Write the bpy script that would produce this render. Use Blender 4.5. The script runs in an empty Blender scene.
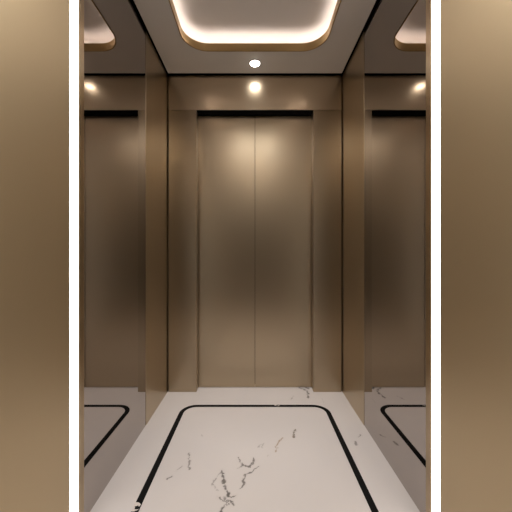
import bpy, bmesh, math, random
import numpy as np

C = bpy.context.scene.collection
S = 0.0075                      # metres per pixel at the door wall
D = 2.2                         # camera to door wall
F = D / S                       # focal length in pixels of a 512 frame
W = 0.656                       # half width of the cabin
CAMZ = 1.02
H = 2.374                        # ceiling height
YF = -0.45                      # wall behind the camera

# ------------------------------------------------------------------ materials
def new_mat(name):
    m = bpy.data.materials.new(name)
    m.use_nodes = True
    nt = m.node_tree
    return m, nt, nt.nodes['Principled BSDF']

def plain(name, col, rough=0.5, metal=0.0, spec=0.5):
    m, nt, b = new_mat(name)
    b.inputs['Base Color'].default_value = (*col, 1)
    b.inputs['Roughness'].default_value = rough
    b.inputs['Metallic'].default_value = metal
    b.inputs['Specular IOR Level'].default_value = spec
    return m

def brushed(name, col, rough, sharp=0.0, sharp_rough=0.07, aniso=0.0, axis='Z'):
    """satin bronze with fine brush lines along one axis"""
    m, nt, b = new_mat(name)
    N, L = nt.nodes, nt.links
    tc = N.new('ShaderNodeTexCoord')
    mp = N.new('ShaderNodeMapping')
    sc = {'Z': (1100, 1100, 5), 'X': (5, 1100, 1100)}[axis]
    mp.inputs['Scale'].default_value = sc
    L.new(tc.outputs['Object'], mp.inputs['Vector'])
    n = N.new('ShaderNodeTexNoise')
    n.inputs['Scale'].default_value = 1.0
    n.inputs['Detail'].default_value = 3
    L.new(mp.outputs['Vector'], n.inputs['Vector'])
    r = N.new('ShaderNodeMapRange')
    r.inputs['To Min'].default_value = rough - 0.012
    r.inputs['To Max'].default_value = rough + 0.012
    L.new(n.outputs['Fac'], r.inputs['Value'])
    L.new(r.outputs['Result'], b.inputs['Roughness'])
    mx = N.new('ShaderNodeMix'); mx.data_type = 'RGBA'
    mx.inputs[6].default_value = (*[c * 0.985 for c in col], 1)
    mx.inputs[7].default_value = (*[c * 1.015 for c in col], 1)
    L.new(n.outputs['Fac'], mx.inputs[0])
    L.new(mx.outputs[2], b.inputs['Base Color'])
    b.inputs['Metallic'].default_value = 1.0
    if sharp > 0:
        g = N.new('ShaderNodeBsdfPrincipled')
        g.inputs['Metallic'].default_value = 1.0
        g.inputs['Roughness'].default_value = sharp_rough
        L.new(mx.outputs[2], g.inputs['Base Color'])
        ms = N.new('ShaderNodeMixShader')
        ms.inputs[0].default_value = sharp
        out = N['Material Output']
        L.new(b.outputs[0], ms.inputs[1]); L.new(g.outputs[0], ms.inputs[2])
        L.new(ms.outputs[0], out.inputs['Surface'])
    return m

def emitter(name, col, strength):
    m, nt, b = new_mat(name)
    b.inputs['Base Color'].default_value = (0.8, 0.8, 0.8, 1)
    b.inputs['Emission Color'].default_value = (*col, 1)
    b.inputs['Emission Strength'].default_value = strength
    return m

BRZ = (0.47, 0.365, 0.255)
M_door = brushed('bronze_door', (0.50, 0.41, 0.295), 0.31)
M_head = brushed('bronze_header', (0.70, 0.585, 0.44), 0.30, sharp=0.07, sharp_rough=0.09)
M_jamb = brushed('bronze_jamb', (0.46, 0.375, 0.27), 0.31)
M_side = brushed('bronze_side', (0.52, 0.425, 0.30), 0.34)
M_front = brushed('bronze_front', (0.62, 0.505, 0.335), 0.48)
M_edge = brushed('bronze_edge', (0.46, 0.36, 0.24), 0.30)
M_gold = plain('gold_band', (0.46, 0.33, 0.16), 0.40, 1.0)
M_black = plain('black_gap', (0.006, 0.006, 0.006), 0.9, 0, 0.1)
M_dark = plain('dark_bronze', (0.10, 0.075, 0.05), 0.4, 1.0)
M_mirror = plain('tinted_mirror', (0.435, 0.395, 0.37), 0.015, 1.0)
M_ceil = plain('ceiling_satin', (0.70, 0.66, 0.62), 0.45, 0, 0.4)
M_cove = plain('cove_paint', (0.76, 0.72, 0.69), 0.6, 0, 0.3)
M_led = emitter('white_light_strip', (1.0, 0.97, 0.94), 5.4)
M_coveled = emitter('cove_light', (1.0, 0.89, 0.82), 8.0)
M_spot = emitter('downlight_lens', (1.0, 0.93, 0.84), 18.0)

def inlay_material():
    """polished black stone with two small white flecks"""
    m, nt, b = new_mat('black_stone_inlay')
    N, L = nt.nodes, nt.links
    tc = N.new('ShaderNodeTexCoord')
    n = N.new('ShaderNodeTexNoise'); n.inputs['Scale'].default_value = 50; n.inputs['Detail'].default_value = 2
    L.new(tc.outputs['Object'], n.inputs['Vector'])
    tot = None
    for (px, py, rad) in ((277, 405, 0.018), (135, 507, 0.022), (190, 508, 0.0001)):
        Y = CAMZ * F / (py - 256); X = (px - 255) * Y / F
        d = N.new('ShaderNodeVectorMath'); d.operation = 'DISTANCE'
        d.inputs[1].default_value = (X, Y, 0)
        L.new(tc.outputs['Object'], d.inputs[0])
        lt = N.new('ShaderNodeMath'); lt.operation = 'LESS_THAN'; lt.inputs[1].default_value = rad
        L.new(d.outputs['Value'], lt.inputs[0])
        if tot is None: tot = lt
        else:
            a = N.new('ShaderNodeMath'); a.operation = 'MAXIMUM'
            L.new(tot.outputs[0], a.inputs[0]); L.new(lt.outputs[0], a.inputs[1]); tot = a
    gt = N.new('ShaderNodeMath'); gt.operation = 'GREATER_THAN'; gt.inputs[1].default_value = 0.48
    L.new(n.outputs['Fac'], gt.inputs[0])
    ml = N.new('ShaderNodeMath'); ml.operation = 'MULTIPLY'
    L.new(gt.outputs[0], ml.inputs[0]); L.new(tot.outputs[0], ml.inputs[1])
    mx = N.new('ShaderNodeMix'); mx.data_type = 'RGBA'
    mx.inputs[6].default_value = (0.008, 0.008, 0.008, 1)
    mx.inputs[7].default_value = (0.6, 0.55, 0.52, 1)
    L.new(ml.outputs[0], mx.inputs[0]); L.new(mx.outputs[2], b.inputs['Base Color'])
    b.inputs['Roughness'].default_value = 0.6
    b.inputs['Specular IOR Level'].default_value = 0.05
    return m
M_inlay = inlay_material()

def marble_material():
    m, nt, b = new_mat('white_veined_marble')
    N, L = nt.nodes, nt.links
    at = N.new('ShaderNodeAttribute'); at.attribute_name = 'vein'
    tc = N.new('ShaderNodeTexCoord')
    n = N.new('ShaderNodeTexNoise'); n.inputs['Scale'].default_value = 3.0; n.inputs['Detail'].default_value = 4
    L.new(tc.outputs['Object'], n.inputs['Vector'])
    mx = N.new('ShaderNodeMix'); mx.data_type = 'RGBA'
    mx.inputs[6].default_value = (0.57, 0.535, 0.53, 1)
    mx.inputs[7].default_value = (0.60, 0.565, 0.56, 1)
    L.new(n.outputs['Fac'], mx.inputs[0])
    mv = N.new('ShaderNodeMix'); mv.data_type = 'RGBA'
    L.new(at.outputs['Color'], mv.inputs[0])
    sep = N.new('ShaderNodeSeparateColor'); L.new(at.outputs['Color'], sep.inputs[0])
    L.new(sep.outputs[0], mv.inputs[0])
    L.new(mx.outputs[2], mv.inputs[6])
    tan = N.new('ShaderNodeMix'); tan.data_type = 'RGBA'
    tan.inputs[6].default_value = (0.10, 0.09, 0.085, 1)
    tan.inputs[7].default_value = (0.30, 0.20, 0.10, 1)
    L.new(sep.outputs[1], tan.inputs[0]); L.new(tan.outputs[2], mv.inputs[7])
    L.new(mv.outputs[2], b.inputs['Base Color'])
    b.inputs['Roughness'].default_value = 0.38
    b.inputs['Specular IOR Level'].default_value = 0.3
    return m
M_marble = marble_material()

# ------------------------------------------------------------------ mesh helpers
def obj(name, bm, mat, parent=None, smooth=False):
    me = bpy.data.meshes.new(name)
    bmesh.ops.recalc_face_normals(bm, faces=bm.faces)
    bm.to_mesh(me); bm.free()
    me.materials.append(mat)
    if smooth:
        for p in me.polygons: p.use_smooth = True
    o = bpy.data.objects.new(name, me)
    C.objects.link(o)
    if parent: o.parent = parent
    return o

def struct(o, label=None):
    o['kind'] = 'structure'
    if label: o['label'] = label
    return o

def thing(name, label, cat, loc=(0, 0, 0), group=None):
    o = bpy.data.objects.new(name, None); C.objects.link(o)
    o.empty_display_size = 0.05
    o.location = loc
    o['label'] = label; o['category'] = cat
    if group: o['group'] = group
    return o

def box(x0, x1, y0, y1, z0, z1, bev=0.0, bm=None):
    b = bmesh.new()
    r = bmesh.ops.create_cube(b, size=1)
    for v in b.verts:
        v.co = ((x0 + x1) / 2 + v.co.x * (x1 - x0), (y0 + y1) / 2 + v.co.y * (y1 - y0), (z0 + z1) / 2 + v.co.z * (z1 - z0))
    if bev:
        bmesh.ops.bevel(b, geom=b.edges[:], offset=bev, segments=2, affect='EDGES', profile=0.5)
    if bm is None: return b
    me = bpy.data.meshes.new('tmp'); b.to_mesh(me); b.free(); bm.from_mesh(me); bpy.data.meshes.remove(me)
    return bm

def rrect(x, y0, y1, r, off=0.0, n=12):
    """rounded rectangle outline, centred on x=0, grown outward by off"""
    x += off; y0 -= off; y1 += off; r = max(r + off, 0.001)
    pts = []
    for cx, cy, a0 in ((x - r, y1 - r, 0), (-x + r, y1 - r, 90), (-x + r, y0 + r, 180), (x - r, y0 + r, 270)):
        for i in range(n + 1):
            a = math.radians(a0 + 90 * i / n)
            pts.append((cx + r * math.cos(a), cy + r * math.sin(a)))
    return pts

def loops(profile, base, closed=True):
    """sweep a profile [(offset, z), ...] round a rounded rectangle"""
    b = bmesh.new(); rows = []
    for off, z in profile:
        rows.append([b.verts.new((px, py, z)) for px, py in rrect(*base, off=off)])
    k = len(rows); n = len(rows[0])
    for i in range(k if closed else k - 1):
        a, c = rows[i], rows[(i + 1) % k]
        for j in range(n):
            b.faces.new((a[j], a[(j + 1) % n], c[(j + 1) % n], c[j]))
    return b, rows

# ------------------------------------------------------------------ floor
random.seed(5)
rng = np.random.RandomState(3)
def fl(px, py):
    Y = CAMZ * F / (py - 256.0)
    return ((px - 255.0) * Y / F, Y)
VEINS = [  # real floor positions of the veins; (points, half width m, darkness, tan)
 ([(293,437),(294,433),(296,429)], .0032, .8, .2),
 ([(275,452),(276.5,445),(279,442),(282,439)], .0030, .6, .9),
 ([(258,448),(261,444)], .0022, .4, 0), ([(262,447),(263,443)], .002, .35, 0),
 ([(267,455),(270,454)], .002, .35, .3),
 ([(239,458),(240,463),(243,465.5),(248,466),(252,464),(253.5,459)], .0025, .75, 0),
 ([(250,466),(254,463),(254,458.5)], .003, .8, 0),
 ([(259,467),(255,469),(251.5,472.5),(246,474),(244.6,479),(244,484),(240.5,489)], .0024, .75, 0),
 ([(238,468),(243,466)], .002, .6, 0),
 ([(222,471),(223,475),(223.5,482),(226,489)], .0036, .8, 0),
 ([(221,473),(216,477),(213,482),(212,486)], .0020, .5, 0),
 ([(213,487),(218,491)], .002, .4, 0),
 ([(226.6,490.6),(228,496),(232,497.5),(236,495)], .0034, .85, 0),
 ([(219,498),(225,500),(231,500),(233,503)], .0030, .8, 0),
 ([(230,501),(226.6,503.5),(223,507),(219,513)], .0028, .8, 0),
 ([(224,496),(229,504)], .002, .6, 0),
 ([(189.7,453),(188.6,460),(189.4,469)], .0024, .6, 0),
 ([(167,478),(171,476)], .0028, .7, 0), ([(176.5,470.5),(181,467)], .0028, .7, 0),
 ([(201,435),(202.5,436)], .002, .5, 0),
 ([(299,388),(303,389.5),(307,390.5),(308,394),(308.5,398)], .0045, .7, 0),
 ([(305,387),(309,389)], .004, .7, 0),
 ([(291,399),(293,396)], .003, .4, 0),
 ([(360,435),(359,437.5)], .0035, .6, 0), ([(355,442),(356,444)], .0032, .6, 0),
 ([(321,398),(324,403)], .002, .15, 0),
 ([(333,429),(338,434)], .002, .15, 0),
]
def make_floor():
    st = 0.0025
    xs = np.arange(-W - 0.02, W + 0.0201, st)
    ys = np.arange(0.85, 2.34, st)
    X, Y = np.meshgrid(xs, ys)
    # warp for ragged veins
    def vn(seed, sc):
        g = np.random.RandomState(seed).rand(400, 400)
        u = (X + 2) * sc; v = Y * sc
        i = np.floor(u).astype(int); j = np.floor(v).astype(int)
        fu = u - i; fv = v - j
        fu = fu * fu * (3 - 2 * fu); fv = fv * fv * (3 - 2 * fv)
        i %= 399; j %= 399
        return (g[i, j] * (1 - fu) * (1 - fv) + g[i + 1, j] * fu * (1 - fv) + g[i, j + 1] * (1 - fu) * fv + g[i + 1, j + 1] * fu * fv) - .5
    XW = X + vn(1, 45) * .010 + vn(2, 130) * .009
    YW = Y + vn(3, 45) * .014 + vn(4, 130) * .012
    br = vn(5, 90) + vn(6, 40) * .7
    m = np.zeros_like(X); t = np.zeros_like(X)
    for pts, hw, dk, tn in VEINS:
        P = [fl(*p) for p in pts]
        dist = np.full_like(X, 9.0)
        for (ax, ay), (bx, by) in zip(P[:-1], P[1:]):
            dx, dy = bx - ax, by - ay
            q = np.clip(((XW - ax) * dx + (YW - ay) * dy) / (dx * dx + dy * dy + 1e-12), 0, 1)
            dist = np.minimum(dist, np.hypot(XW - ax - q * dx, YW - ay - q * dy))
        w = hw * (1.15 + 1.9 * br)
        v = np.clip(1.4 - dist / np.maximum(w, 1e-4) * 0.9, 0, 1) * min(1, dk * 1.15)
        halo = np.clip(1 - dist / (hw * 7), 0, 1) ** 2 * 0.10 * dk
        v = np.maximum(v, halo)
        t = np.where(v > m, tn, t); m = np.maximum(m, v)
    ny, nx = X.shape
    vs = np.stack([X.ravel(), Y.ravel(), np.zeros(X.size)], 1)
    idx = np.arange(nx * ny).reshape(ny, nx)
    q = np.stack([idx[:-1, :-1], idx[:-1, 1:], idx[1:, 1:], idx[1:, :-1]], -1).reshape(-1, 4)
    verts = vs.tolist(); faces = q.tolist()
    # the part of the floor under and behind the viewer, and the slab's edges and underside
    k = len(verts); x0, x1, y0, y1, yb = xs[0], xs[-1], ys[0], ys[-1], YF - 0.02
    verts += [(x0, yb, 0), (x1, yb, 0), (x0, y0, 0), (x1, y0, 0), (x0, yb, -.05), (x1, yb, -.05), (x1, y1, -.05), (x0, y1, -.05), (x0, y1, 0), (x1, y1, 0)]
    faces += [(k, k+1, k+3, k+2), (k+4, k+7, k+6, k+5), (k, k+4, k+5, k+1), (k+1, k+5, k+6, k+9), (k+9, k+6, k+7, k+8), (k+8, k+7, k+4, k)]
    me = bpy.data.meshes.new('floor')
    me.from_pydata(verts, [], faces)
    col = me.color_attributes.new('vein', 'FLOAT_COLOR', 'POINT')
    buf = np.zeros((len(verts), 4), dtype=np.float32); buf[:, 3] = 1
    buf[:X.size, 0] = m.ravel(); buf[:X.size, 1] = t.ravel()
    col.data.foreach_set('color', buf.ravel())
    me.materials.append(M_marble)
    o = bpy.data.objects.new('floor', me); C.objects.link(o)
    return struct(o, 'white marble floor with sparse grey veins and a black inlaid line')
floor = make_floor()
# black inlay: rounded rectangle line, 26 mm wide
IX, IY1 = 0.4935, 2.010
IY0 = YF + 0.19
b, _ = loops([(0, 0.0002), (0, 0.0008), (-0.029, 0.0008), (-0.029, 0.0002)], (IX, IY0, IY1, 0.105))
inlay = obj('inlay_line', b, M_inlay, floor)
inlay['label'] = 'black stone inlay line with rounded corners'

# ------------------------------------------------------------------ walls
YB = D                      # face of the jambs
def side(sgn, nm):
    a, c = W, W + 0.02
    def bx(x0, x1, *r, **k):
        return box(min(sgn*x0, sgn*x1), max(sgn*x0, sgn*x1), *r, **k)
    w = struct(obj('wall_' + nm, bx(c, c + 0.04, YF - 0.02, YB + 0.16, -0.05, 2.62), M_black),
               nm + ' side wall clad in satin bronze panels around a tinted mirror')
    p = obj('corner_panel', bx(a, c, 1.768, YB + 0.13, 0.0, H, bev=0.0003), M_side, w)
    p['label'] = 'narrow satin bronze panel between mirror and door wall'
    p = obj('front_panel', bx(a, c, YF, 1.0385, 0.0, H, bev=0.0004), M_front, w)
    p['label'] = 'wide plain satin bronze panel beside the bright light strip'
    t = thing('wall_mirror', 'tall tinted mirror panel on the %s wall of the lift cabin' % nm, 'mirror', (sgn * W, 1.447, 0), 'tinted mirrors on the side walls')
    g = obj('glass', bx(a + 0.002, c, 1.1225, 1.767, 0.0, H), M_mirror, t)
    g.matrix_parent_inverse = t.matrix_world.inverted()
    g.location = (-sgn * W, -1.447, 0)
    f = obj('edge_trim', bx(a - 0.003, c, 1.0885, 1.1215, 0.0, H, bev=0.001), M_edge, t)
    f['label'] = 'slim bronze edge trim beside the light strip'
    f.location = (-sgn * W, -1.447, 0)
    s = thing('light_strip', 'glowing white vertical light strip recessed in the %s wall beside the mirror' % nm, 'light strip', (sgn * W, 1.065, 0), 'vertical light strips on the side walls')
    d = obj('diffuser', bx(a, c - 0.004, 1.0392, 1.0875, 0.0, H), M_led, s)
    d.location = (-sgn * W, -1.065, 0)
    h = obj('channel', bx(c - 0.004, c, 1.0390, 1.0880, 0.0, H), M_dark, s)
    h.location = (-sgn * W, -1.065, 0)
side(-1, 'left')
side(1, 'right')

wb = struct(obj('wall_back', box(-W - .06, W + .06, YB + 0.13, YB + 0.17, -0.05, 2.62), M_black), 'bronze door wall of the lift cabin around the sliding doors')
OH, OZ = 0.4385, 2.115
g = 0.007
def plus(o, label): o['label'] = label; return o
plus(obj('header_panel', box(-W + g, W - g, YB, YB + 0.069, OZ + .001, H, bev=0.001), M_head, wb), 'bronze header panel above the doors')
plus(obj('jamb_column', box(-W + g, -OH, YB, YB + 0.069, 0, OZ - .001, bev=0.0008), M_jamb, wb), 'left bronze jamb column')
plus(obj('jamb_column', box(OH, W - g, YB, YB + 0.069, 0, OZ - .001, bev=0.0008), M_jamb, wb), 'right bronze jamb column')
plus(obj('door_track', box(-OH, OH, YB + 0.005, YB + 0.07, OZ - 0.003, OZ + 0.0005), M_black, wb), 'black door track under the header')

DY = YB + 0.075
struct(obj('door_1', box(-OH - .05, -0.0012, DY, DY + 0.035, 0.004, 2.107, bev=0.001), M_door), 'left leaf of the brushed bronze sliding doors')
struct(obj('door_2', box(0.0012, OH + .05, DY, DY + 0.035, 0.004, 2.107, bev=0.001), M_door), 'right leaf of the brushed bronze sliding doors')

wf = struct(obj('wall_front', box(-W - .06, W + .06, YF - 0.06, YF - 0.02, -0.05, 2.62), M_black), 'cabin end wall behind the viewer')
obj('wall_panel', box(-W, W, YF - 0.02, YF, 0, H, bev=0.001), M_dark, wf)

# ------------------------------------------------------------------ ceiling
CX, CY1, CR = 0.4575, 1.938, 0.155
CY0 = YF + 0.25
base = (CX, CY0, CY1, CR)
GAP = 0.027
def ceiling():
    """flat slab with a rounded opening and a closed light cavity above"""
    bm = bmesh.new()
    inn = [bm.verts.new((x, y, H)) for x, y in rrect(*base)]
    x1, ya, yb = W - 0.013, YF + GAP, YB - GAP
    n = len(inn); q = n // 4
    cor = [(x1, yb), (-x1, yb), (-x1, ya), (x1, ya)]
    out = []
    for c in range(4):
        pts = inn[c * q:(c + 1) * q]
        cv = bm.verts.new((*cor[c], H)); out.append(cv)
        for i in range(q - 1):
            bm.faces.new((pts[i], pts[i + 1], cv))
    for c in range(4):
        a = inn[c * q + q - 1]; b_ = inn[((c + 1) * q) % n]
        bm.faces.new((a, b_, out[(c + 1) % 4], out[c]))
    up = [bm.verts.new((v.co.x, v.co.y, H + 0.02)) for v in out]
    for i in range(4):
        bm.faces.new((out[i], out[(i + 1) % 4], up[(i + 1) % 4], up[i]))
    upi = [bm.verts.new((x, y, H + 0.02)) for x, y in rrect(*base)]
    for i in range(n):
        bm.faces.new((inn[i], inn[(i + 1) % n], upi[(i + 1) % n], upi[i]))
    for c in range(4):
        pts = upi[c * q:(c + 1) * q]
        for i in range(q - 1):
            bm.faces.new((pts[i + 1], pts[i], up[c]))
        bm.faces.new((upi[((c + 1) * q) % n], pts[q - 1], up[c], up[(c + 1) % 4]))
    return struct(obj('ceiling', bm, M_ceil), 'taupe cabin ceiling with a rounded glowing light cove')
ceil = ceiling()
# gold band round the opening
b, _ = loops([(0.0, H - 0.004), (-0.006, H - 0.004), (-0.006, H + 0.047), (0.0, H + 0.047)], base)
band = obj('gold_band', b, M_gold, ceil); band['label'] = 'gold metal band edging the light cove'
# cove cavity: ledge, curved wall, top
CO, CT = 0.062, 0.105
prof = [(0.001, H + 0.021), (CO, H + 0.021), (CO, H + CT - 0.03)]
for i in range(1, 7):
    a = math.pi / 2 * i / 6
    prof.append((CO - 0.03 + 0.03 * math.cos(a), H + CT - 0.03 + 0.03 * math.sin(a)))
b, rows = loops(prof, base, closed=False)
b.faces.new(rows[-1])
cv = obj('cove_recess', b, M_cove, ceil); cv['label'] = 'smooth pale cove recess lit from its edges'
# outside of the shaft roof
obj('roof_cover', box(-W - .06, W + .06, YF - .06, YB + .17, 2.58, 2.62), M_black, ceil)

b, _ = loops([(0.012, H + 0.024), (0.012, H + 0.030), (0.028, H + 0.030), (0.028, H + 0.024)], base)
s = thing('cove_light_strip', 'warm light strip hidden around the edge of the ceiling cove', 'light strip', (0, (CY0 + CY1) / 2, H))
o = obj('glowing_tape', b, M_coveled, s); o.location = (0, -(CY0 + CY1) / 2, -H)

def downlight(x, y, label, z=H, watts=38.0, beam=150):
    t = thing('ceiling_downlight', label, 'ceiling light', (x, y, z), 'small round downlights')
    def ring(r0, r1, z0, z1):
        bm = bmesh.new(); n = 40; R = []
        for r, z in ((r0, z0), (r1, z0), (r1, z1), (r0, z1)):
            R.append([bm.verts.new((r * math.cos(2 * math.pi * i / n), r * math.sin(2 * math.pi * i / n), z)) for i in range(n)])
        for k in range(4):
            for i in range(n):
                bm.faces.new((R[k][i], R[k][(i + 1) % n], R[(k + 1) % 4][(i + 1) % n], R[(k + 1) % 4][i]))
        return bm
    obj('bezel', ring(0.0345, 0.039, -0.003, 0.0), M_dark, t)
    bm = bmesh.new()
    n = 40; R = []
    for r_, z_ in ((0.0340, 0.0), (0.0340, -0.003), (0.031, -0.006), (0.024, -0.0085), (0.012, -0.0098)):
        R.append([bm.verts.new((r_ * math.cos(2 * math.pi * i / n), r_ * math.sin(2 * math.pi * i / n), z_)) for i in range(n)])
    for a_, c_ in zip(R[:-1], R[1:]):
        for i in range(n):
            bm.faces.new((a_[i], a_[(i + 1) % n], c_[(i + 1) % n], c_[i]))
    bm.faces.new(R[0]); bm.faces.new(R[-1])
    obj('lens', bm, M_spot, t)
    if not watts: return
    ld = bpy.data.lights.new('lamp', 'SPOT'); ld.energy = watts; ld.color = (1.0, 0.96, 0.915)
    ld.spot_size = math.radians(beam); ld.spot_blend = 1.0; ld.shadow_soft_size = 0.03
    lo = bpy.data.objects.new('lamp', ld); C.objects.link(lo); lo.parent = t; lo.location = (0, 0, -0.014)
downlight(0, 2.06, 'small round white downlight in the ceiling above the doors', watts=66, beam=66)
for dx, side_ in ((-0.16, 'left'), (0.16, 'right')):  # out-of-view lamps added in the cove to brighten floor and doors
    for dy, where in ((0.98, 'nearer the doors'), (-0.12, 'above the viewer')):
        downlight(dx, dy, 'added unseen small downlight in the %s half of the pale light cove, %s' % (side_, where), z=H + CT)

# ------------------------------------------------------------------ world, camera
w = bpy.data.worlds.new('World'); bpy.context.scene.world = w; w.use_nodes = True
w.node_tree.nodes['Background'].inputs[0].default_value = (0.02, 0.02, 0.02, 1)
cam = bpy.data.cameras.new('camera'); co = bpy.data.objects.new('camera', cam); C.objects.link(co)
co.location = (0, 0, CAMZ); co.rotation_euler = (math.radians(90), 0, 0)
cam.sensor_width = 36; cam.lens = 36 * F / 512; cam.shift_x = 0.002; cam.clip_start = 0.01
bpy.context.scene.camera = co
vs = bpy.context.scene.view_settings
vs.view_transform = 'Standard'; vs.look = 'None'; vs.gamma = 1; vs.exposure = 0.0
